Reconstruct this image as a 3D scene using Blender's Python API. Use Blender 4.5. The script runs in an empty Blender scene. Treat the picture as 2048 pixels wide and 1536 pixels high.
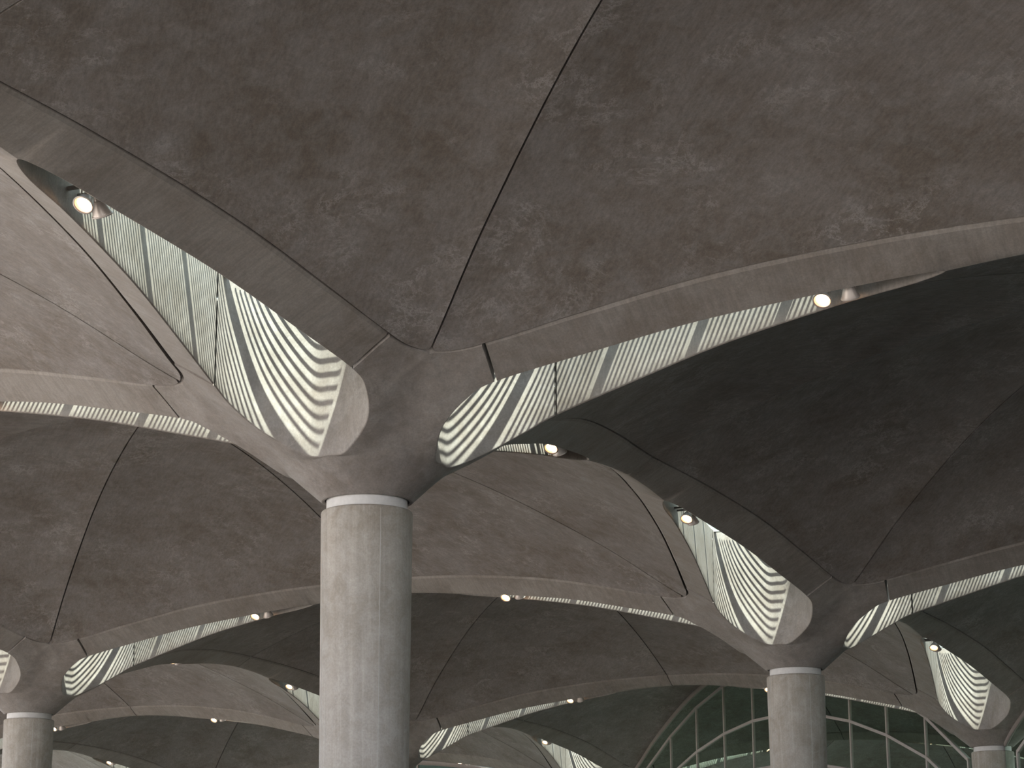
import bpy, math, random
import numpy as np
from mathutils import Matrix, Vector
random.seed(4)
SC = bpy.context.scene
COL = SC.collection

# ------------------------------------------------------------------ camera
PITCH, ROLL = 0.24900, -0.0049
F_PX, CY = 4429.7167, 795.02
CAM_Z = 1.60
cam_data = bpy.data.cameras.new('camera')
cam = bpy.data.objects.new('camera', cam_data); COL.objects.link(cam)
cam_data.sensor_fit = 'HORIZONTAL'; cam_data.sensor_width = 36.0
cam_data.lens = 36.0 * F_PX / 2048.0
cam_data.shift_y = (CY - 768.0) / 2048.0
cam_data.clip_start = 0.1; cam_data.clip_end = 2000
_c, _s = math.cos(PITCH), math.sin(PITCH)
_cr, _sr = math.cos(ROLL), math.sin(ROLL)
_V = Vector((0, -_s, _c)); _X = Vector((1, 0, 0))
_right = _X * _cr + _V * _sr
_up = -_X * _sr + _V * _cr
_fwd = Vector((0, _c, _s))
_m = Matrix((_right, _up, -_fwd)).transposed().to_4x4()
_m.translation = Vector((0, 0, CAM_Z))
cam.matrix_world = _m
SC.camera = cam

# the column grid of the roof, turned against the view
YAW = 1.1546
L = 18.0
RING_Z = CAM_Z + 0.2961 * 18.0
A0 = Vector((-0.0992 * 18.0, 1.4809 * 18.0, RING_Z))
U = Vector((math.cos(YAW), math.sin(YAW), 0)); W = Vector((-math.sin(YAW), math.cos(YAW), 0))

def at(i, j, s=0.0, t=0.0, z=0.0):
    return A0 + U * (i * L + s) + W * (j * L + t) + Vector((0, 0, z))

# ------------------------------------------------------------------ light
SUN_DIR = (U * 0.40 + W * 0.475 + Vector((0, 0, -1))).normalized()
sun_data = bpy.data.lights.new('sun', 'SUN'); sun_data.energy = 9.2
sun_data.angle = math.radians(0.53); sun_data.color = (0.985, 0.975, 0.92)
sun = bpy.data.objects.new('sun', sun_data); COL.objects.link(sun)
sun.rotation_euler = SUN_DIR.to_track_quat('-Z', 'Y').to_euler()
sun.location = (0, 0, 60)
world = bpy.data.worlds.new('sky'); SC.world = world; world.use_nodes = True
_bg = world.node_tree.nodes['Background']
_bg.inputs['Color'].default_value = (0.70, 0.80, 0.98, 1); _bg.inputs['Strength'].default_value = 1.6
SC.view_settings.view_transform = 'Standard'; SC.view_settings.look = 'None'
SC.view_settings.gamma = 1.0; SC.view_settings.use_curve_mapping = False
SC.view_settings.exposure = 1.38
SC.cycles.use_denoising = True
SC.cycles.max_bounces = 10; SC.cycles.diffuse_bounces = 6; SC.cycles.transparent_max_bounces = 16
SC.cycles.sample_clamp_indirect = 6.0

# ------------------------------------------------------------------ materials
def new_mat(name):
    m = bpy.data.materials.new(name); m.use_nodes = True
    nt = m.node_tree; b = nt.nodes['Principled BSDF']
    return m, nt, b

def N(nt, kind, **kw):
    n = nt.nodes.new(kind)
    for k, v in kw.items(): setattr(n, k, v)
    return n

def ramp(nt, fac, stops):
    r = N(nt, 'ShaderNodeValToRGB'); nt.links.new(fac, r.inputs['Fac'])
    el = r.color_ramp.elements
    while len(el) < len(stops): el.new(0.5)
    for e, (p, c) in zip(el, stops):
        e.position = p; e.color = (c, c, c, 1) if not isinstance(c, tuple) else (*c, 1)
    return r.outputs['Color']

def mixc(nt, fac, a, b, mode='MIX'):
    m = N(nt, 'ShaderNodeMix', data_type='RGBA', blend_type=mode)
    if isinstance(fac, float): m.inputs[0].default_value = fac
    else: nt.links.new(fac, m.inputs[0])
    for idx, v in ((6, a), (7, b)):
        if isinstance(v, tuple): m.inputs[idx].default_value = (*v, 1)
        else: nt.links.new(v, m.inputs[idx])
    return m.outputs[2]

def noise(nt, vec, scale, detail=6, rough=0.6, dist=0.0, stretch=None, rot=(0, 0, 0)):
    tex = rot != (0, 0, 0)
    if stretch or rot != (0, 0, 0):
        mp = N(nt, 'ShaderNodeMapping', vector_type='TEXTURE' if tex else 'POINT'); nt.links.new(vec, mp.inputs['Vector'])
        mp.inputs['Scale'].default_value = stretch or (1, 1, 1); mp.inputs['Rotation'].default_value = rot
        vec = mp.outputs['Vector']
    n = N(nt, 'ShaderNodeTexNoise'); nt.links.new(vec, n.inputs['Vector'])
    n.inputs['Scale'].default_value = scale; n.inputs['Detail'].default_value = detail
    n.inputs['Roughness'].default_value = rough; n.inputs['Distortion'].default_value = dist
    return n.outputs['Fac']

def concrete(name, dark, mid, light, grain=(1, 1, 1), grain_scale=6.0, vein=0.35, grain_amt=0.35, blot=0.9, rough=0.62, own=True, streak=0.0, rot=(0, 0, 0)):
    """cast concrete: brown-grey blotches, directional grain, thin pale scuffs"""
    m, nt, b = new_mat(name)
    tc = N(nt, 'ShaderNodeTexCoord')
    if own:
        oi = N(nt, 'ShaderNodeObjectInfo')
        mul = N(nt, 'ShaderNodeVectorMath', operation='SCALE'); mul.inputs['Scale'].default_value = 0.37
        nt.links.new(oi.outputs['Location'], mul.inputs[0])
        add = N(nt, 'ShaderNodeVectorMath', operation='ADD')
        nt.links.new(tc.outputs['Object'], add.inputs[0]); nt.links.new(mul.outputs[0], add.inputs[1])
        vec = add.outputs[0]
    else:
        vec = tc.outputs['Object']
    big = ramp(nt, noise(nt, vec, blot, 8, 0.62, 0.4), [(0.36, 0.0), (0.64, 1.0)])
    col = mixc(nt, big, dark, mid)
    med = ramp(nt, noise(nt, vec, blot * 3.7, 7, 0.68, 0.8), [(0.42, 0.0), (0.72, 1.0)])
    f = N(nt, 'ShaderNodeMath', operation='MULTIPLY'); nt.links.new(med, f.inputs[0]); f.inputs[1].default_value = 0.55
    col = mixc(nt, f.outputs[0], col, light)
    gr = noise(nt, vec, grain_scale, 5, 0.7, 0.15, stretch=grain, rot=rot)
    grc = ramp(nt, gr, [(0.30, 1.0 - grain_amt), (0.70, 1.0 + grain_amt * 0.55)])
    col = mixc(nt, 1.0, col, grc, 'MULTIPLY')
    fine = noise(nt, vec, 38.0, 4, 0.75)
    finec = ramp(nt, fine, [(0.30, 0.84), (0.70, 1.12)])
    col = mixc(nt, 1.0, col, finec, 'MULTIPLY')
    # pale thin scuffs: where a distorted noise crosses its middle value
    v1 = noise(nt, vec, 1.5, 10, 0.80, 0.35)
    d = N(nt, 'ShaderNodeMath', operation='SUBTRACT'); nt.links.new(v1, d.inputs[0]); d.inputs[1].default_value = 0.5
    a = N(nt, 'ShaderNodeMath', operation='ABSOLUTE'); nt.links.new(d.outputs[0], a.inputs[0])
    line = ramp(nt, a.outputs[0], [(0.0, 1.0), (0.022, 0.0)])
    gate = ramp(nt, noise(nt, vec, 0.8, 6, 0.7, 0.3), [(0.48, 0.0), (0.62, 1.0)])
    g2 = N(nt, 'ShaderNodeMath', operation='MULTIPLY'); nt.links.new(line, g2.inputs[0]); nt.links.new(gate, g2.inputs[1])
    g3 = N(nt, 'ShaderNodeMath', operation='MULTIPLY'); nt.links.new(g2.outputs[0], g3.inputs[0]); g3.inputs[1].default_value = vein
    pale = tuple(min(1.0, c * 1.9 + 0.02) for c in light)
    col = mixc(nt, g3.outputs[0], col, pale)
    if streak > 0:
        st = noise(nt, vec, 2.4, 5, 0.65, 0.1, stretch=(6.0, 6.0, 0.22))
        stc = ramp(nt, st, [(0.52, 0.0), (0.74, 1.0)])
        sm = N(nt, 'ShaderNodeMath', operation='MULTIPLY'); nt.links.new(stc, sm.inputs[0]); sm.inputs[1].default_value = streak
        col = mixc(nt, sm.outputs[0], col, pale)
    nt.links.new(col, b.inputs['Base Color'])
    b.inputs['Roughness'].default_value = rough
    b.inputs['Specular IOR Level'].default_value = 0.35
    bp = N(nt, 'ShaderNodeBump'); bp.inputs['Strength'].default_value = 0.25; bp.inputs['Distance'].default_value = 0.01
    nt.links.new(gr, bp.inputs['Height']); nt.links.new(bp.outputs['Normal'], b.inputs['Normal'])
    return m

M = {}
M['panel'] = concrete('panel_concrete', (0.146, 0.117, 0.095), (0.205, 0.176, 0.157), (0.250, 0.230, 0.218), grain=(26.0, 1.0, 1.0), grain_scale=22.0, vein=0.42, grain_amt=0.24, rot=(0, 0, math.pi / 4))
M['beam'] = concrete('beam_concrete', (0.190, 0.158, 0.132), (0.240, 0.208, 0.182), (0.290, 0.262, 0.240), grain=(9.0, 1.0, 1.0), grain_scale=2.2, vein=0.12, grain_amt=0.18)
M['capital'] = concrete('capital_concrete', (0.195, 0.162, 0.137), (0.248, 0.215, 0.190), (0.310, 0.282, 0.262), grain=(3.0, 3.0, 1.0), grain_scale=2.2, vein=0.15, grain_amt=0.18)
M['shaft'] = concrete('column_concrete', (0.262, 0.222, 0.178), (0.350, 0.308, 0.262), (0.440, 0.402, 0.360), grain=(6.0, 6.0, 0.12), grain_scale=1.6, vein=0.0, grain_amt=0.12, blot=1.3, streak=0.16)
M['slab'] = concrete('roof_slab_concrete', (0.30, 0.28, 0.26), (0.36, 0.34, 0.32), (0.42, 0.40, 0.38))

def plain(name, col, rough=0.5, metal=0.0, emit=None, strength=0.0, varied=0.08):
    m, nt, b = new_mat(name)
    tc = N(nt, 'ShaderNodeTexCoord')
    n = noise(nt, tc.outputs['Object'], 14.0, 4, 0.6)
    c = mixc(nt, 1.0, col, ramp(nt, n, [(0.3, 1 - varied), (0.7, 1 + varied)]), 'MULTIPLY')
    nt.links.new(c, b.inputs['Base Color'])
    b.inputs['Roughness'].default_value = rough; b.inputs['Metallic'].default_value = metal
    if emit:
        b.inputs['Emission Color'].default_value = (*emit, 1); b.inputs['Emission Strength'].default_value = strength
    return m
M['collar'] = plain('collar_paint', (0.56, 0.53, 0.50), 0.45)
M['seam'] = plain('pale_seam_grout', (0.44, 0.41, 0.37), 0.7)
M['seal'] = plain('dark_sealant', (0.03, 0.028, 0.025), 0.8)
M['slat'] = plain('slat_aluminium', (0.50, 0.53, 0.50), 0.5, 0.2)
M['lampmetal'] = plain('lamp_grey_enamel', (0.42, 0.36, 0.32), 0.4, 0.3)
M['lens'] = plain('lit_lens', (1, 0.9, 0.75), 0.4, 0, (1.0, 0.62, 0.33), 5.0)
M['lensrim'] = plain('lit_reflector', (1, 0.8, 0.6), 0.3, 0.3, (1.0, 0.42, 0.16), .55)
M['socketm'] = plain('lamp_dark_joint', (0.16, 0.14, 0.12), 0.5)
M['frame'] = plain('mullion_taupe_paint', (0.30, 0.255, 0.23), 0.5)
M['trim'] = plain('arch_trim_paint', (0.27, 0.225, 0.20), 0.55)
M['fin'] = plain('interior_fin', (0.13, 0.17, 0.145), 0.5)
M['dark'] = plain('light_blocking_wall', (0.05, 0.055, 0.05), 0.8)

def glass(name, tint, refl, rough=0.0, frit=None):
    m = bpy.data.materials.new(name); m.use_nodes = True; nt = m.node_tree
    for n in list(nt.nodes): nt.nodes.remove(n)
    out = N(nt, 'ShaderNodeOutputMaterial'); mx = N(nt, 'ShaderNodeMixShader')
    tr = N(nt, 'ShaderNodeBsdfTransparent'); gl = N(nt, 'ShaderNodeBsdfGlossy')
    tr.inputs['Color'].default_value = (*tint, 1); gl.inputs['Roughness'].default_value = rough
    gl.inputs['Color'].default_value = (0.66, 0.84, 0.75, 1)
    fr = N(nt, 'ShaderNodeFresnel'); fr.inputs['IOR'].default_value = 1.5
    ad = N(nt, 'ShaderNodeMath', operation='ADD'); nt.links.new(fr.outputs[0], ad.inputs[0]); ad.inputs[1].default_value = refl
    nt.links.new(ad.outputs[0], mx.inputs['Fac']); nt.links.new(tr.outputs[0], mx.inputs[1]); nt.links.new(gl.outputs[0], mx.inputs[2])
    nt.links.new(mx.outputs[0], out.inputs['Surface'])
    return m
M['skyglass'] = glass('skylight_glass', (0.86, 0.98, 0.93), 0.0)
M['wallglass'] = glass('facade_glass', (0.20, 0.26, 0.22), 0.11)

def ground_mat():
    m, nt, b = new_mat('pale_paving')
    tc = N(nt, 'ShaderNodeTexCoord')
    br = N(nt, 'ShaderNodeTexBrick'); nt.links.new(tc.outputs['Object'], br.inputs['Vector'])
    br.inputs['Scale'].default_value = 1.0; br.inputs['Mortar Size'].default_value = 0.01
    br.inputs['Color1'].default_value = (0.72, 0.65, 0.57, 1); br.inputs['Color2'].default_value = (0.68, 0.61, 0.54, 1)
    br.inputs['Mortar'].default_value = (0.25, 0.23, 0.21, 1)
    nt.links.new(br.outputs['Color'], b.inputs['Base Color']); b.inputs['Roughness'].default_value = 0.7
    return m
M['ground'] = ground_mat()

# ------------------------------------------------------------------ mesh helpers
class MB:
    def __init__(self): self.v = []; self.f = []; self.sm = []
    def grid(self, P, flip=False, smooth=True, close=False):
        P = np.asarray(P, float); n, m, _ = P.shape; b = len(self.v)
        self.v += [tuple(q) for q in P.reshape(-1, 3)]
        for i in range(n - 1):
            for j in range(m - 1 + (1 if close else 0)):
                j2 = (j + 1) % m
                q = (b + i * m + j, b + i * m + j2, b + (i + 1) * m + j2, b + (i + 1) * m + j)
                self.f.append(q[::-1] if flip else q); self.sm.append(smooth)
    def weld_grid(self, P, flip, tab):
        P = np.asarray(P, float); n, m, _ = P.shape; idx = []
        for q in P.reshape(-1, 3):
            key = tuple(np.round(q, 4))
            if key not in tab: tab[key] = len(self.v); self.v.append(tuple(q))
            idx.append(tab[key])
        for i in range(n - 1):
            for j in range(m - 1):
                q = [idx[i * m + j], idx[i * m + j + 1], idx[(i + 1) * m + j + 1], idx[(i + 1) * m + j]]
                q = [a for k, a in enumerate(q) if a != q[k - 1]]
                if len(q) < 3: continue
                self.f.append(tuple(q[::-1] if flip else q)); self.sm.append(True)
    def poly(self, pts, flip=False):
        b = len(self.v); self.v += [tuple(p) for p in pts]
        q = tuple(range(b, b + len(pts))); self.f.append(q[::-1] if flip else q); self.sm.append(False)
    def box(self, c, sx, sy, sz, ax=None):
        ax = ax or (Vector((1, 0, 0)), Vector((0, 1, 0)), Vector((0, 0, 1)))
        c = Vector(c); b = len(self.v)
        for k in range(8):
            d = c + ax[0] * (sx * (0.5 if k & 1 else -0.5)) + ax[1] * (sy * (0.5 if k & 2 else -0.5)) + ax[2] * (sz * (0.5 if k & 4 else -0.5))
            self.v.append(tuple(d))
        for q in ((0, 2, 3, 1), (4, 5, 7, 6), (0, 1, 5, 4), (2, 6, 7, 3), (0, 4, 6, 2), (1, 3, 7, 5)):
            self.f.append(tuple(b + k for k in q)); self.sm.append(False)
    def bar(self, p, q, w, h, up=Vector((0, 0, 1))):
        p, q = Vector(p), Vector(q); d = q - p; l = d.length; d.normalize()
        s = d.cross(up).normalized(); t = s.cross(d).normalized()
        self.box((p + q) / 2, l, w, h, (d, s, t))
    def lathe(self, prof, seg=48, origin=(0, 0, 0), axis=None, smooth=True):
        """prof: list of (r, h) rings along the axis"""
        o = Vector(origin); a = Vector(axis or (0, 0, 1)).normalized()
        x = a.orthogonal().normalized() if axis else Vector((1, 0, 0)); y = a.cross(x)
        P = [[tuple(o + a * h + (x * math.cos(2 * math.pi * k / seg) + y * math.sin(2 * math.pi * k / seg)) * r) for k in range(seg)] for r, h in prof]
        self.grid(P, close=True, smooth=smooth)
    def mesh(self, name, mat):
        me = bpy.data.meshes.new(name); me.from_pydata(self.v, [], self.f)
        me.polygons.foreach_set('use_smooth', self.sm); me.materials.append(mat); me.update()
        return me

def link(name, me, parent=None, loc=None, rz=None):
    o = bpy.data.objects.new(name, me); COL.objects.link(o)
    if parent is not None: o.parent = parent
    if loc is not None: o.location = loc
    if rz is not None: o.rotation_euler = (0, 0, rz)
    return o
def tag(o, label=None, cat=None, group=None, kind=None):
    if label: o['label'] = label
    if cat: o['category'] = cat
    if group: o['group'] = group
    if kind: o['kind'] = kind
    return o
def empty(name, loc, rz=0.0):
    o = bpy.data.objects.new(name, None); COL.objects.link(o); o.location = loc; o.rotation_euler = (0, 0, rz)
    o.empty_display_size = 0.3
    return o

# ------------------------------------------------------------------ roof curves (metres from a column; x along the beam, y across)
def crom(P, n=16):
    P = np.array(P, float); out = []
    for i in range(1, len(P) - 2):
        a, b, c, d = P[i - 1:i + 3]
        for t in np.linspace(0, 1, n, endpoint=False):
            out.append(.5 * ((2 * b) + (c - a) * t + (2 * a - 5 * b + 4 * c - d) * t * t + (3 * b - a - 3 * c + d) * t ** 3))
    out.append(P[-2]); return np.array(out)

CN, CNZ = 1.671, 1.428
S_IN, Z_IN = 1.008, .505
EYE = crom([(1.05, -.268, .512), (S_IN, 0, Z_IN), (1.05, .268, .525), (1.35, .699, .783), (1.75, .900, 1.035), (2.13, .917, 1.205), (3.2, .735, 1.465), (4.5, .512, 1.755), (6.0, .27, 1.985), (6.9, .15, 2.090), (7.27, 0, 2.139), (6.9, -.15, 2.09)])
_k = int(np.argmin(np.abs(EYE[:, 0] - 2.13) + 0 * EYE[:, 1]))
EYE_CAP, EYE_BEAM = EYE[:_k + 1], EYE[_k:]
RIDGE = crom([(6.5, 0, 2.06), (7.27, 0, 2.139), (8.1, 0, 2.215), (9.0, 0, 2.25), (9.9, 0, 2.215)], 10)
def hermite(p0, m0, p1, m1, n):
    t = np.linspace(0, 1, n)[:, None]
    return (2*t**3-3*t**2+1)*p0 + (t**3-2*t**2+t)*m0 + (-2*t**3+3*t**2)*p1 + (t**3-t**2)*m1
G0 = np.array([CN, CN, CNZ]); G1 = np.array([2.21, 1.439, 1.502])
GROOVE_CAP = hermite(G0, np.array([.52, -.52, .03]), G1, np.array([.62, -.095, .13]), 14)
GROOVE_BEAM = crom([(1.5, 1.58, 1.40), tuple(G1), (3.4, 1.217, 1.785), (5., .946, 2.125), (7., .64, 2.37), (9., .438, 2.459), (11., .64, 2.37)], 14)
GROOVE = np.vstack([GROOVE_CAP[:-1], GROOVE_BEAM])
DIAGR = np.array([.56, 1.0, 1.7, 2.363]); DIAGZ = np.array([.13, .51, .985, CNZ])
DIAG = crom([(.5, .5, .8), (CN, CN, CNZ), (3, 3, 2.387), (5, 5, 3.492), (7, 7, 4.12), (9, 9, 4.32), (11, 11, 4.12)], 16)
ZT = 2.72       # top of the skylight shafts

def resample(P, n):
    P = np.asarray(P); d = np.r_[0, np.cumsum(np.linalg.norm(np.diff(P, axis=0), axis=1))]
    t = np.linspace(0, d[-1], n); return np.column_stack([np.interp(t, d, P[:, k]) for k in range(3)])
def by_s(P, s):
    return np.column_stack([s, np.interp(s, P[:, 0], P[:, 1]), np.interp(s, P[:, 0], P[:, 2])])
def shift(P, amt):
    """move a plan curve sideways, positive away from the beam axis"""
    T = np.gradient(P, axis=0)[:, :2]; T /= np.linalg.norm(T, axis=1)[:, None]
    Q = P.copy(); Q[:, 0] += -T[:, 1] * amt; Q[:, 1] += T[:, 0] * amt; return Q
mir = lambda P: np.asarray(P) * np.array([1, -1, 1])
swp = lambda P: np.asarray(P)[..., [1, 0, 2]]

def rim_wall(mb, E, flip):
    """softly rounded rim, then the shaft wall up to the roof"""
    T = np.gradient(E, axis=0)[:, :2]; T /= np.linalg.norm(T, axis=1)[:, None] + 1e-9
    up = lambda off, dz: np.column_stack([E[:, 0] - T[:, 1] * off, E[:, 1] + T[:, 0] * off, E[:, 2] + dz])
    top = E.copy(); top[:, 2] = ZT
    rows = [up(0.022, -0.003), up(0.006, 0.006), up(0, 0.022)]
    z0 = E[:, 2] + 0.022
    for k in range(1, 9):
        r = E.copy(); r[:, 2] = z0 + (ZT - z0) * k / 8.0; rows.append(r)
    mb.grid(rows, flip=flip)

def skirt(mb, P, h, flip, cham=0.0, inward=None):
    P = np.asarray(P); rows = [P]
    if cham:
        rows = [P]
        Q = P + inward * cham; Q[:, 2] = P[:, 2] + cham; rows.append(Q)
    R = rows[-1].copy(); R[:, 2] += h; rows.append(R)
    mb.grid(rows, flip=flip, smooth=False)

def smooth01(x): x = np.clip(x, 0, 1); return x * x * (3 - 2 * x)

_da = crom([(.3, -.1, 0), (.56, .13, 0), (1.0, .50, 0), (1.35, .65, 0), (1.8, .80, 0), (2.32, .985, 0), (2.64, 1.09, 0), (3.0, 1.2, 0)])
_dd = crom([(.3, -.12, 0), (.56, .13, 0), (1.0, .525, 0), (1.65, .965, 0), (2.363, CNZ, 0), (2.9, 1.70, 0), (3.4, 1.9, 0)])
def Dz(r): return np.interp(r, _dd[:, 0], _dd[:, 1])
def Hcap(r, phi):
    A = np.interp(r, _da[:, 0], _da[:, 1])
    D = Dz(r)
    return A + (D - A) * np.sin(2 * phi) ** 2

WELD = {}
def capital_octant(mb, T):
    """T maps the octant (0..45 degrees) to its place; flip tells its winding"""
    f, flip = T
    n, mcr = 56, 15
    tE, tC = .20, .72
    tau = np.r_[np.linspace(0, tE, 12), np.linspace(tE, tC, 30)[1:], np.linspace(tC, 1, 18)[1:]]; n = len(tau)
    axis = np.array([[.56, 0, .13], [S_IN, 0, Z_IN]])
    ecap = resample(EYE_CAP, 200); dr = np.linspace(.56, 2.363 - .027, 60); dcurve = np.column_stack([dr * .70711, dr * .70711, Dz(dr)])
    dres = resample(dcurve, 200); gcap = shift(GROOVE_CAP, -0.018); gcap[0, :2] = (2.336 * .70711, 2.336 * .70711); gcap[0, 2] = Dz(2.336); gres = resample(gcap, 200)
    I = np.zeros((n, 3)); O = np.zeros((n, 3))
    for k, t in enumerate(tau):
        if t <= tE: I[k] = axis[0] + (axis[1] - axis[0]) * t / tE
        else:
            q = (t - tE) / (1 - tE) * 199; a = int(min(q, 198)); I[k] = ecap[a] + (ecap[a + 1] - ecap[a]) * (q - a)
        if t <= tC:
            q = t / tC * 199; a = int(min(q, 198)); O[k] = dres[a] + (dres[a + 1] - dres[a]) * (q - a)
        else:
            q = (t - tC) / (1 - tC) * 199; a = int(min(q, 198)); O[k] = gres[a] + (gres[a + 1] - gres[a]) * (q - a)
    P = np.zeros((n, mcr, 3))
    v = np.linspace(0, 1, mcr)
    for k in range(n):
        rI, rO = np.hypot(*I[k, :2]), np.hypot(*O[k, :2]); pI, pO = math.atan2(I[k, 1], I[k, 0]), math.atan2(O[k, 1], O[k, 0])
        r = rI + (rO - rI) * v; ph = pI + (pO - pI) * v
        pol = np.column_stack([r * np.cos(ph), r * np.sin(ph)])
        lin = I[k, :2] + (O[k, :2] - I[k, :2]) * v[:, None]
        wl = smooth01(tau[k] / .35)
        xy = pol * (1 - wl) + lin * wl
        rr = np.hypot(xy[:, 0], xy[:, 1]); pp = np.arctan2(xy[:, 1], xy[:, 0])
        H = Hcap(rr, pp); dI = I[k, 2] - H[0]; dO = O[k, 2] - H[-1]; v_ = smooth01(v)
        P[k, :, :2] = xy; P[k, :, 2] = H + (1 - v_) * dI + v_ * dO
    mb.weld_grid(f(P), flip, WELD)
    eye = I[11:]
    rim_wall_f(mb, eye, f, not flip)
    gro = O[40:]
    rows = [gro, gro + [0, 0, .3]]
    mb.grid(f(np.array(rows)), flip=flip, smooth=False)
    end = P[-1]; top = end.copy(); top[:, 2] = np.minimum(ZT, end[:, 2] + .6); top[0, 2] = ZT
    mb.grid(f(np.array([end, top])), flip=flip, smooth=False)
    # underside ring round the collar
    ph = np.linspace(0, math.pi / 4, mcr)
    ring = lambda r, z: np.column_stack([r * np.cos(ph), r * np.sin(ph), np.full(mcr, z)])
    mb.grid(f(np.array([ring(.52, .13), ring(.545, .122), ring(.56, .13)])), flip=flip)
    mb.grid(f(np.array([ring(.52, .30), ring(.52, .13)])), flip=flip)

def rim_wall_f(mb, E, f, flip):
    T = np.gradient(E, axis=0)[:, :2]; T /= np.linalg.norm(T, axis=1)[:, None] + 1e-9
    up = lambda off, dz: np.column_stack([E[:, 0] + T[:, 1] * off, E[:, 1] - T[:, 0] * off, E[:, 2] + dz])
    rows = [up(0.0, -0.0), up(0.010, 0.004), up(0.016, 0.018)]
    z0 = E[:, 2] + 0.018
    for k in range(1, 10):
        r = up(0.016, 0); r[:, 2] = z0 + (ZT - z0) * k / 9.0; rows.append(r)
    mb.grid(f(np.array(rows)), flip=flip)

def capital_mesh():
    mb = MB()
    for q in range(4):
        c, s = [(1, 0), (0, 1), (-1, 0), (0, -1)][q]
        def rot(P, c=c, s=s):
            P = np.asarray(P); return np.stack([P[..., 0] * c - P[..., 1] * s, P[..., 0] * s + P[..., 1] * c, P[..., 2]], -1)
        capital_octant(mb, (lambda P, rot=rot: rot(P), True))
        capital_octant(mb, (lambda P, rot=rot: rot(mir(P)), False))
    return mb

def beam_mesh():
    """one half span: a fork of two prongs round the skylight, joined past its tip"""
    mb = MB()
    s_mid = 9.0 - .012
    n = 64; mcr = 11
    s0 = 2.13 + .036
    eye = by_s(EYE_BEAM, np.r_[np.linspace(s0, 6.6, 40), 6.6 + .67 * np.sin(np.linspace(0, math.pi / 2, 9))[1:]])
    eye[-1] = (7.27, 0, 2.139)
    rid = by_s(RIDGE, np.linspace(7.27, s_mid, 17)[1:])
    I = np.vstack([eye, rid]); n = len(I)
    fr = (I[:, 0] - s0) / (s_mid - s0)
    G = shift(GROOVE_BEAM, -0.040)
    O = by_s(G, 2.21 + .036 + fr * (s_mid - 2.246))
    v = np.linspace(0, 1, mcr)
    P = np.zeros((n, mcr, 3))
    for k in range(n):
        P[k, :, :2] = I[k, :2] + (O[k, :2] - I[k, :2]) * v[:, None]
        w = smooth01((I[k, 0] - 6.3) / 1.7)
        q = (1 - w) * (v + .10 * v * (1 - v)) + w * (v * v / (v + .22) * 1.22)
        P[k, :, 2] = I[k, 2] + (O[k, 2] - I[k, 2]) * q
    for f, flip in ((lambda P: np.asarray(P), False), (mir, True)):
        mb.grid(f(P), flip=not flip)
        rim_wall_f(mb, eye, f, flip)
        mb.grid(f(np.array([O, O + [0, .030, .034], O + [0, .030, .24]])), flip=not flip, smooth=False)
        for row in (P[0], P[-1]):
            top = row.copy(); top[:, 2] = np.minimum(ZT, row[:, 2] + .6)
            if row is P[0]: top[0, 2] = ZT
            mb.grid(f(np.array([row, top])), flip=flip, smooth=False)
    return mb

def panel_points(n=46, m=26, gap=.022):
    G = shift(GROOVE, gap); s = np.r_[CN + .05, np.linspace(CN + .12, 2.4, 8), np.linspace(2.6, 9 - .015, n - 9)]
    g = by_s(G, s); d = by_s(DIAG, s); v = np.linspace(0, 1, m); P = np.zeros((len(s), m, 3))
    for k in range(len(s)):
        kk = .30 + .70 * smooth01((s[k] - 1.7) / 7.0)
        q = v + (v - v * v) * kk
        y0, y1 = g[k, 1], s[k] - .022
        P[k, :, 0] = s[k]; P[k, :, 1] = y0 + (y1 - y0) * v
        P[k, :, 2] = g[k, 2] + (d[k, 2] - g[k, 2]) * q
    return P
def panel_mesh(mirror):
    P = panel_points(); P[..., 2] += .012 + .030 * smooth01((P[..., 0] - 1.8) / 2.4); mb = MB(); f = (lambda Q: swp(Q)) if mirror else (lambda Q: np.asarray(Q)); fl = not mirror
    P = P - np.array([9, 9, 0])
    f2 = f
    mb.grid(f2(P), flip=fl)
    h = np.array([0, 0, .13])
    for e, x in ((P[:, 0], False), (P[:, -1], True), (P[0], True), (P[-1], False)):
        mb.grid(f2(np.array([e, e + h])), flip=(fl ^ x), smooth=False)
    return mb

def slab_mesh():
    mb = MB()
    # over the beams and capital
    n = 60
    ep = np.vstack([[[0, 0, 0]], EYE, RIDGE[1:]]); 
    I = resample(ep[:, [0, 1, 2]] * [1, 1, 0], 120)
    ta = np.linspace(0, 1, 120)
    og = np.vstack([[[0, 0, 0]], GROOVE]) * [1, 1, 0]; O = resample(og, 120)
    v = np.linspace(0, 1, 4)
    P = I[:, None, :] + (O - I)[:, None, :] * v[None, :, None]; P[..., 2] = ZT
    Q = panel_points(gap=.0).copy(); z = np.maximum(ZT, Q[..., 2] + .25); Q[..., 2] = z
    Q[:, -1, 1] = Q[:, -1, 0]; Q[-1, :, 0] = 9.0
    c0 = np.array([[[CN, CN, ZT]] * Q.shape[1]]); Q = np.vstack([c0, Q])
    for base in (P, Q):
        B = base - np.array([9, 9, 0])
        for q in range(4):
            c, s = [(1, 0), (0, 1), (-1, 0), (0, -1)][q]
            rot = lambda X: np.stack([X[..., 0] * c - X[..., 1] * s, X[..., 0] * s + X[..., 1] * c, X[..., 2]], -1)
            mb.grid(rot(B)); mb.grid(rot(swp(B)), flip=True)
    return mb

ME = {}
ME['capital'] = capital_mesh().mesh('capital', M['capital'])
ME['beam_segment'] = beam_mesh().mesh('beam_segment', M['beam'])
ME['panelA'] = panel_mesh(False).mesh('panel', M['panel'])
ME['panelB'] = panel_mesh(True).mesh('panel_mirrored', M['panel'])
ME['slab'] = slab_mesh().mesh('roof_slab', M['slab'])

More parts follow.
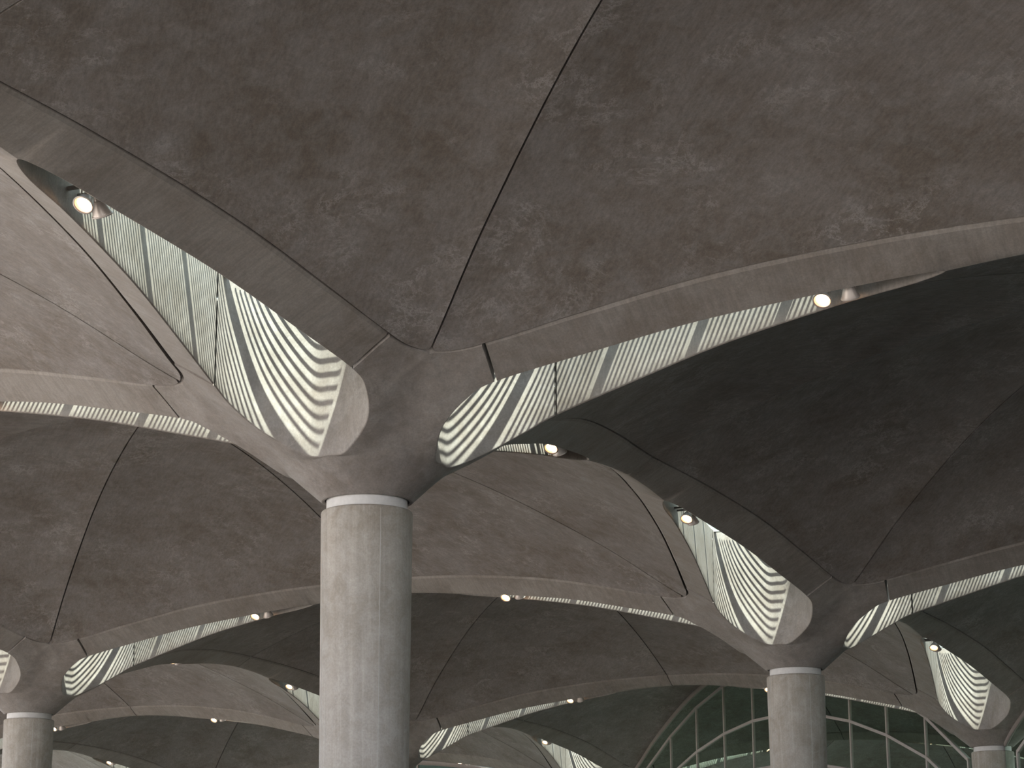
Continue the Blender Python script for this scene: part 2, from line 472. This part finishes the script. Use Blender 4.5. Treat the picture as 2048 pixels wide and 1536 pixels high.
# column shaft and collar
H_COL = RING_Z
mb = MB()
mb.lathe([(.500, 0.004), (.545, .0), (.556, -.010), (.561, -.03)] + [(.561 - .0088 * h, -h) for h in np.linspace(.2, H_COL, 12)], 96)
ME['shaft'] = mb.mesh('shaft', M['shaft'])
mb = MB(); mb.lathe([(.497, 0.0), (.497, .175)], 96); ME['collar'] = mb.mesh('collar', M['collar'])
mb = MB(); mb.lathe([(.497, .15), (.53, .15)], 96); ME['collar_seal'] = mb.mesh('collar_seal', M['seal'])

mb = MB()
for q_ in (-1, 1):
    pass
mb.box((.5385, 0, -H_COL / 2 - .02), .05, .006, H_COL - .05)
vv = []
for x, y, z in mb.v:
    f_ = (.561 - .0088 * max(-z, .03)) / .561
    vv.append(((x + .0005) * f_ if x > .53 else x * f_ - .01, y, z))
mb.v = vv
ME['formwork_seam'] = mb.mesh('formwork_seam', M['seam'])
# skylight pieces (in the frame of one beam half)
def width_at(s):
    if s < S_IN or s > 7.27: return 0.0
    k = np.argsort(EYE[:, 0]); 
    return float(np.interp(s, EYE[1:, 0], EYE[1:, 1]))
zs = ZT - .10
BARS = {'u': [.96, 1.96, 3.22, 4.41, 5.58], 'w': [1.00, 2.16, 3.30, 4.48, 5.55]}
for axn, bars in BARS.items():
    mb = MB(); s = 1.12
    while s < 7.0:
        if min(abs(s - b) for b in bars) > .095:
            h = max(.03, width_at(s) - .10 + .12 * smooth01((s - 1.75) / .5))
            mb.box((s, 0, zs), .018, 2 * h, .030)
        s += .0697
    ME['slats_' + axn] = mb.mesh('louvre_slats', M['slat'])
    ME['cross_' + axn] = []
    for b in bars[1:]:
        mb = MB(); h = width_at(b); mb.box((b, 0, zs), .125, 2 * h + .04, .05); ME['cross_' + axn].append(mb.mesh('crossbar', M['slat']))
mb = MB()
tip = EYE[EYE[:, 0] > 6.05][:, :3]; tip = tip[tip[:, 1] >= 0]
tp = shift(tip, .03); tp[:, 2] = ZT - .02
mb.grid(np.array([tp, mir(tp)])); t2 = tp + [0, 0, .08]; mb.grid(np.array([t2, mir(t2)]), flip=True)
mb.grid(np.array([[tp[0], mir(tp)[0]], [t2[0], mir(t2)[0]]]))
ME['shaft_cap'] = mb.mesh('shaft_cap', M['beam'])
mb = MB()
E1 = shift(EYE, .05); up = np.array(E1); up[:, 2] = ZT + .03
lo = mir(up)[::-1][1:-1]
ring = np.vstack([up, lo])
mb.poly(ring); ME['pane'] = mb.mesh('glass_pane', M['skyglass'])

# spotlight pieces: the lamp hangs at the origin and aims along its own -X and down
def lamp_meshes():
    tilt = math.radians(54); a = Vector((-math.cos(tilt), 0, -math.sin(tilt)))
    c = Vector((0, 0, 0))
    out = {}
    mb = MB(); back = c - a * .15
    mb.lathe([(.0, 0), (.045, .0), (.052, .012), (.060, .030), (.078, .075), (.096, .125), (.104, .150), (.104, .158), (.098, .158), (.094, .146), (.070, .080), (.05, .05), (0, .05)], 32, back, a)
    out['lamp_shade'] = mb.mesh('lamp_shade', M['lampmetal'])
    mb = MB(); mb.lathe([(0, -.060), (.034, -.060), (.040, -.052), (.042, -.02), (.048, .0)], 24, back, a)
    out['socket'] = mb.mesh('socket', M['lampmetal'])
    mb = MB(); mb.lathe([(.0, .1385), (.05, .1385), (.076, .136)], 32, back, a); out['lens'] = mb.mesh('lens', M['lens'])
    mb = MB(); mb.lathe([(.076, .136), (.096, .152)], 32, back, a); out['reflector'] = mb.mesh('reflector', M['lensrim'])
    mb = MB(); mb.lathe([(.096, .150), (.110, .150), (.112, .158), (.110, .166), (.096, .166)], 32, back, a); out['rim'] = mb.mesh('rim', M['lampmetal'])
    mb = MB()
    top = Vector((.05, 0, .20)); y = Vector((0, 1, 0))
    for sgn in (1, -1):
        mb.bar(back + a * .05 + y * (sgn * .082), top + y * (sgn * .06), .02, .006, up=y)
    mb.bar(top - y * .065, top + y * .065, .03, .008)
    out['yoke'] = mb.mesh('yoke', M['lampmetal'])
    return out
ME['lamp'] = lamp_meshes()
mb = MB(); mb.box((0, 0, 0), .05, .62, .03); mb.lathe([(.03, -.05), (.03, .05)], 16); ME['mount'] = mb.mesh('mounting_bar', M['socketm'])

# ------------------------------------------------------------------ what stands where
HIDDEN = [(-1, -2), (0, -2)]  # unseen roof bays, added to shade the right side
CELLS = HIDDEN + [(-1, -1), (-1, 0), (0, -1), (0, 0), (0, 1), (1, -1), (1, 0), (1, 1), (1, 2), (2, 0), (2, 1), (2, 2)]
DOME_LABEL = {
 (-1, -1): 'huge brown concrete dome filling the top of the picture with a dark diagonal seam',
 (-1, 0): 'pale sunlit-toned concrete dome left of the nearest column with a rounded panel corner',
 (0, -1): 'darkest concrete dome at the right under the bright lamp and thin skylight',
 (0, 0): 'grey-brown concrete dome directly behind the nearest column',
 (0, 1): 'sliver of concrete dome at the left edge beside the small left column',
 (1, -1): 'dark concrete dome at the lower right edge above the rightmost skylight',
 (1, 0): 'dark concrete dome between the nearest and the right column, low in the middle',
 (1, 1): 'mauve-grey concrete dome low at the left, behind the small left column',
 (1, 2): 'far concrete dome at the bottom left corner, left of the small left column',
 (2, 0): 'nearly black concrete dome cut by the arched glass wall',
 (2, 1): 'far brown concrete dome at the bottom, seen right of the nearest column',
 (2, 2): 'far grey concrete dome at the bottom left under the greenish dark vault'}
cols = sorted({(i + a, j + b) for i, j in CELLS for a in (0, 1) for b in (0, 1)})
edges = set()
for i, j in CELLS:
    edges |= {((i, j), 'u'), ((i, j + 1), 'u'), ((i, j), 'w'), ((i + 1, j), 'w')}
COL_LABEL = {
 (0, 0): 'nearest and thickest concrete column, branching into two large skylights',
 (1, 0): 'concrete column right of centre in front of the arched glass wall',
 (1, 1): 'concrete column in the bottom left corner with white collar',
 (2, 0): 'farthest right concrete column, low beside the glass wall frame',
 (2, 1): 'concrete column head just right of the nearest column at the bottom edge'}

def where(i, j):
    if (i, j) in COL_LABEL:
        return {(0, 0): 'the nearest column', (1, 0): 'the right-of-centre column', (1, 1): 'the bottom-left column', (2, 0): 'the farthest right column', (2, 1): 'the bottom-edge column head'}[(i, j)]
    dep = {-2: 'overhead', -1: 'nearest', 0: 'second', 1: 'third', 2: 'fourth', 3: 'farthest'}[i]
    lat = {-2: 'outermost-right', -1: 'far-right', 0: 'central', 1: 'near-left', 2: 'left-hand', 3: 'far-left'}[j]
    return 'the %s %s-row column' % (lat, dep)
for (i, j) in CELLS:
    d = empty('concrete_dome', at(i, j, 9, 9, 0), YAW)
    tag(d, DOME_LABEL.get((i, j)) or 'unseen concrete dome added for shade, behind %s' % where(i + 1, j + 1), 'dome', 'vaulted roof domes')
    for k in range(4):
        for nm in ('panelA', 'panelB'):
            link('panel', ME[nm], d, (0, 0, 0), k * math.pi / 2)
    link('roof_slab', ME['slab'], d, (0, 0, 0), 0)

for (i, j) in cols:
    c = empty('column', at(i, j), YAW)
    lab = COL_LABEL.get((i, j)) or 'concrete column standing as ' + where(i, j)
    tag(c, lab, 'column', 'branching concrete columns')
    sh = link('shaft', ME['shaft'], c); co = tag(link('collar', ME['collar'], c), 'white painted collar')
    for k in range(4): link('formwork_seam', ME['formwork_seam'], sh, (0, 0, 0), math.pi / 4 + k * math.pi / 2)
    link('collar_seal', ME['collar_seal'], co); link('capital', ME['capital'], c)
for (i, j), ax in sorted(edges):
    i2, j2 = (i + 1, j) if ax == 'u' else (i, j + 1)
    b = empty('roof_beam', at(i, j, 9 if ax == 'u' else 0, 9 if ax == 'w' else 0, 0), YAW)
    tag(b, 'arched concrete beam from %s to %s' % (where(i, j), where(i2, j2)), 'beam', 'arched roof beams')
    r = 0 if ax == 'u' else math.pi / 2
    h = Vector((9 if ax == 'u' else 0, 9 if ax == 'w' else 0, 0))
    link('beam_segment', ME['beam_segment'], b, -h, r)
    link('beam_segment', ME['beam_segment'], b, h, r + math.pi)

# skylights and the lamp pair in each
DIRS = {'+u': 0, '+w': 1, '-u': 2, '-w': 3}
DW = {'+u': 'running away to the far right', '-u': 'running toward the upper left', '+w': 'running to the left', '-w': 'running to the right'}
def in_view(P):
    X, Y, Z = P.x, P.y, P.z - CAM_Z
    dd = Y * math.cos(PITCH) + Z * math.sin(PITCH)
    if dd < 1: return False
    x = 1024 + F_PX * X / dd; y = CY - F_PX * (-Y * math.sin(PITCH) + Z * math.cos(PITCH)) / dd
    return -120 < x < 2168 and -120 < y < 1560
def build_eye(i, j, dr):
    q = DIRS[dr]; rz = YAW + q * math.pi / 2
    e = empty('skylight', at(i, j), rz)
    tag(e, 'teardrop skylight beside %s, %s' % (where(i, j), DW[dr]), 'skylight', 'slatted teardrop skylights')
    sl = link('louvre_slats', ME['slats_' + dr[1]], e); sl['kind'] = 'stuff'
    for m in ME['cross_' + dr[1]]: link('crossbar', m, e)
    link('glass_pane', ME['pane'], e); link('shaft_cap', ME['shaft_cap'], e)
    if not in_view(at(i, j, *((6 if dr == '+u' else -6, 0) if dr[1] == 'u' else (0, 6 if dr == '+w' else -6)), 2.0)): return
    for s_ in (5.84, 6.17):
        if dr[1] == 'u':
            c = s_ if dr[0] == '+' else -s_; face_out = (c == (5.84 if dr[0] == '+' else -6.17)); off = (c, 0)
        else:
            c = s_ if dr[0] == '+' else -s_; face_out = (c == (-5.84 if dr[0] == '-' else 6.17)); off = (0, c)
        o = empty('spotlight', at(i, j, off[0], off[1], 2.03 if dr[1] == 'u' else 1.98), YAW + (0 if face_out else math.pi))
        tag(o, '%s spotlight, skylight of %s, %s' % ('camera-facing' if face_out else 'averted', where(i, j), DW[dr]), 'spotlight', 'spotlights in the skylights')
        shade = link('lamp_shade', ME['lamp']['lamp_shade'], o)
        for nm in ('lens', 'reflector', 'rim', 'socket'): link(nm, ME['lamp'][nm], shade)
        link('yoke', ME['lamp']['yoke'], o)
        mt = link('mounting_bar', ME['mount'], o, (.05, 0, .219), (0 if dr[1] == 'u' else math.pi / 2))
for (i, j), ax in sorted(edges):
    if ax == 'u': build_eye(i, j, '+u'); build_eye(i + 1, j, '-u')
    else: build_eye(i, j, '+w'); build_eye(i, j + 1, '-w')

# ------------------------------------------------------------------ glass walls on the diagonal of two bays
OUT = [(1.18, -.10), (3.28, 1.28), (5.38, 2.27), (7.48, 3.05), (9.58, 3.56), (11.68, 3.80)]
INN = [(1.18, -1.15), (3.28, .13), (5.38, .95), (7.48, 1.56), (9.58, 1.97), (11.68, 2.19)]
LOW = [(1.18, -2.3), (3.28, -1.1), (5.38, -.42), (7.48, .12), (9.58, .45), (11.68, .62)]
full = lambda A: A + [(25.456 - t, z) for t, z in A[::-1]]
DT = np.r_[0, np.hypot(DIAG[:, 0], DIAG[:, 1])]; DZ = np.r_[-.2, DIAG[:, 2]]
_cr = np.interp
def soffit(t):
    t = min(t, 25.456 - t)
    if t < 2.363: return float(np.interp(t, [0, .56, 1.0, 1.7, 2.363], [-.3, .13, .51, .985, CNZ]))
    return float(np.interp(t, DT, DZ))
def window_wall(name, i, j, label):
    o = at(i, j); d = (U + W).normalized(); n = (W - U).normalized()
    root = empty(name, o, 0)
    tag(root, label, kind='structure'); root['category'] = 'window'
    rel = lambda t, z, off=0.0: d * t + n * off + Vector((0, 0, z))
    base = -H_COL
    out, inn, low = full(OUT), full(INN), full(LOW)
    for k, (t, z) in enumerate(out):
        top = soffit(t) - .05
        mb = MB(); mb.bar(rel(t, base), rel(t, z), .06, .085, up=n); link('mullion', mb.mesh('mullion', M['frame']), root)
        mb = MB(); mb.bar(rel(t, base, .22) - Vector(), rel(t, top, .22), .05, .34, up=n)
        mb = MB(); mb.box(rel(t, (base + top) / 2) + W * 0 - n * -.0 + (U - W).normalized() * .0 + INW * .26, .06, .36, top - base, (d, INW, Vector((0, 0, 1))))
        link('interior_fin', mb.mesh('interior_fin', M['fin']), root)
    for arr, nm in ((out, 'outer_arch_frame'), (inn, 'inner_arch_frame'), (low, 'lower_arch_frame')):
        mb = MB()
        for (t0, z0), (t1, z1) in zip(arr, arr[1:]):
            if t1 - t0 < .1: continue
            mb.bar(rel(t0, z0), rel(t1, z1), .085, .09, up=n)
        link(nm, mb.mesh(nm, M['frame']), root)
    # panes between mullions and frames
    zz = [base]
    xs = [0.60] + [t for t, _ in out] + [25.456 - .60]
    fz = lambda arr, t: float(np.interp(t, [a for a, _ in arr], [b for _, b in arr]))
    for t0, t1 in zip(xs, xs[1:]):
        if t1 - t0 < .1: continue
        st = [lambda t: base]
        lv = [lambda t: base]
        if t0 >= 1.1 and t1 <= 24.4: lv += [lambda t: fz(low, t), lambda t: fz(inn, t), lambda t: fz(out, t)]
        lv += [lambda t: soffit(t) - .02]
        for a, b in zip(lv, lv[1:]):
            mb = MB(); m_ = 6
            ts = np.linspace(t0, t1, m_)
            P = [[tuple(rel(t, a(t))) for t in ts], [tuple(rel(t, b(t))) for t in ts]]
            mb.grid(P, smooth=False); link('pane', mb.mesh('pane', M['wallglass']), root)
    # painted trim that follows the soffit
    mb = MB(); ts = np.linspace(.62, 25.456 - .62, 90)
    P = [[tuple(rel(t, soffit(t) + zo, no)) for t in ts] for zo, no in ((.05, -.045), (-.09, -.045), (-.09, .045), (.05, .045))]
    mb.grid(P); link('arch_trim', mb.mesh('arch_trim', M['trim']), root)
    return root
INW = (U - W).normalized()
window_wall('window_1', 2, 0, 'arched glass wall with taupe mullions behind the right-of-centre column')
window_wall('window_2', 1, -1, 'arched glass wall at the bottom right corner')
window_wall('added_window_4', 0, -2, 'unseen arched glass wall added to darken the right, nearer than window_2')  # unseen facade stretch, added to block light from the right
window_wall('added_window_5', -1, -3, 'unseen arched glass wall added to darken the near right')  # likewise unseen, added to close the near right against light
# glass under the far beam, bottom centre
def small_window(i, j, nm='window_3', lab='low glass wall under the pink-trimmed far arch at the bottom, right of the nearest column'):
    o = at(i, j); d = W.copy(); n = U.copy(); root = empty(nm, o, 0)
    tag(root, lab, kind='structure'); root['category'] = 'window'
    zf = lambda t: float(np.interp(min(t, 18 - t), [0, .56, .955, 1.5, 2.13, 3.2, 4.5, 6, 7.27, 9], [0, .13, .5, .8, 1.1, 1.42, 1.72, 1.98, 2.14, 2.26]))
    ts = np.linspace(.6, 17.4, 60)
    mb = MB(); P = [[tuple(d * t + n * no + Vector((0, 0, zf(t) + zo))) for t in ts] for zo, no in ((.0, -.08), (-.16, -.08), (-.16, .08), (.0, .08))]
    mb.grid(P); link('arch_trim', mb.mesh('arch_trim', M['trim']), root)
    xs = [.6] + [1.8 + 2.06 * k for k in range(8)] + [17.4]
    for t0, t1 in zip(xs, xs[1:]):
        mb = MB(); t_ = np.linspace(t0, t1, 6)
        mb.grid([[tuple(d * t + Vector((0, 0, -H_COL))) for t in t_], [tuple(d * t + Vector((0, 0, zf(t) - .1))) for t in t_]], smooth=False)
        link('pane', mb.mesh('pane', M['wallglass']), root)
    for t in xs[1:-1]:
        mb = MB(); mb.bar(d * t + Vector((0, 0, -H_COL)), d * t + Vector((0, 0, zf(t) - .1)), .08, .1, up=n); link('mullion', mb.mesh('mullion', M['frame']), root)
small_window(3, 1)
small_window(3, 2, 'added_window_6', 'low unseen glass wall added to darken the bottom-left domes')  # unseen, added to keep light from beyond the far row out

# ------------------------------------------------------------------ ground and dark walls added behind the glass to block light
mb = MB(); mb.box((0, 0, -.05), 500, 500, .1)
g = link('floor', mb.mesh('floor', M['ground']), None, (0, 60, 0), YAW); g['kind'] = 'structure'
q = at(0, -1.75); q.z = 0
mb = MB(); mb.box((0, 0, .01), 8 * L, 4 * L, .02)  # unseen dark floor, added to weaken the bounce on the right
ga = link('floor', mb.mesh('added_road', plain('asphalt', (.085, .080, .075), .85)), None, q, YAW); ga['kind'] = 'structure'
ga['label'] = 'unseen dark asphalt added to cut bounce under the canopy'
d = (U + W).normalized()
p0 = at(-1, -3) + INW * 3.0 - d * 3; p0.z = 0; p1 = at(3, 1) + INW * 3.0 + d * 4; p1.z = 0
mb = MB(); mb.box((p0 + p1) / 2 + Vector((0, 0, 6)), (p1 - p0).length, .3, 12, (d, INW, Vector((0, 0, 1))))
wl = link('added_wall_back', mb.mesh('added_wall_back', M['dark'])); wl['kind'] = 'structure'  # dark wall added to keep the space behind the glass unlit
mb = MB(); q = at(3, 2.2) + U * 3; q.z = 6.0
mb.box(q, .3, 2.6 * L, 12, (U, W, Vector((0, 0, 1))))
wl = link('added_wall_far', mb.mesh('added_wall_far', M['dark'])); wl['kind'] = 'structure'  # added behind the far row so the domes there stay dark
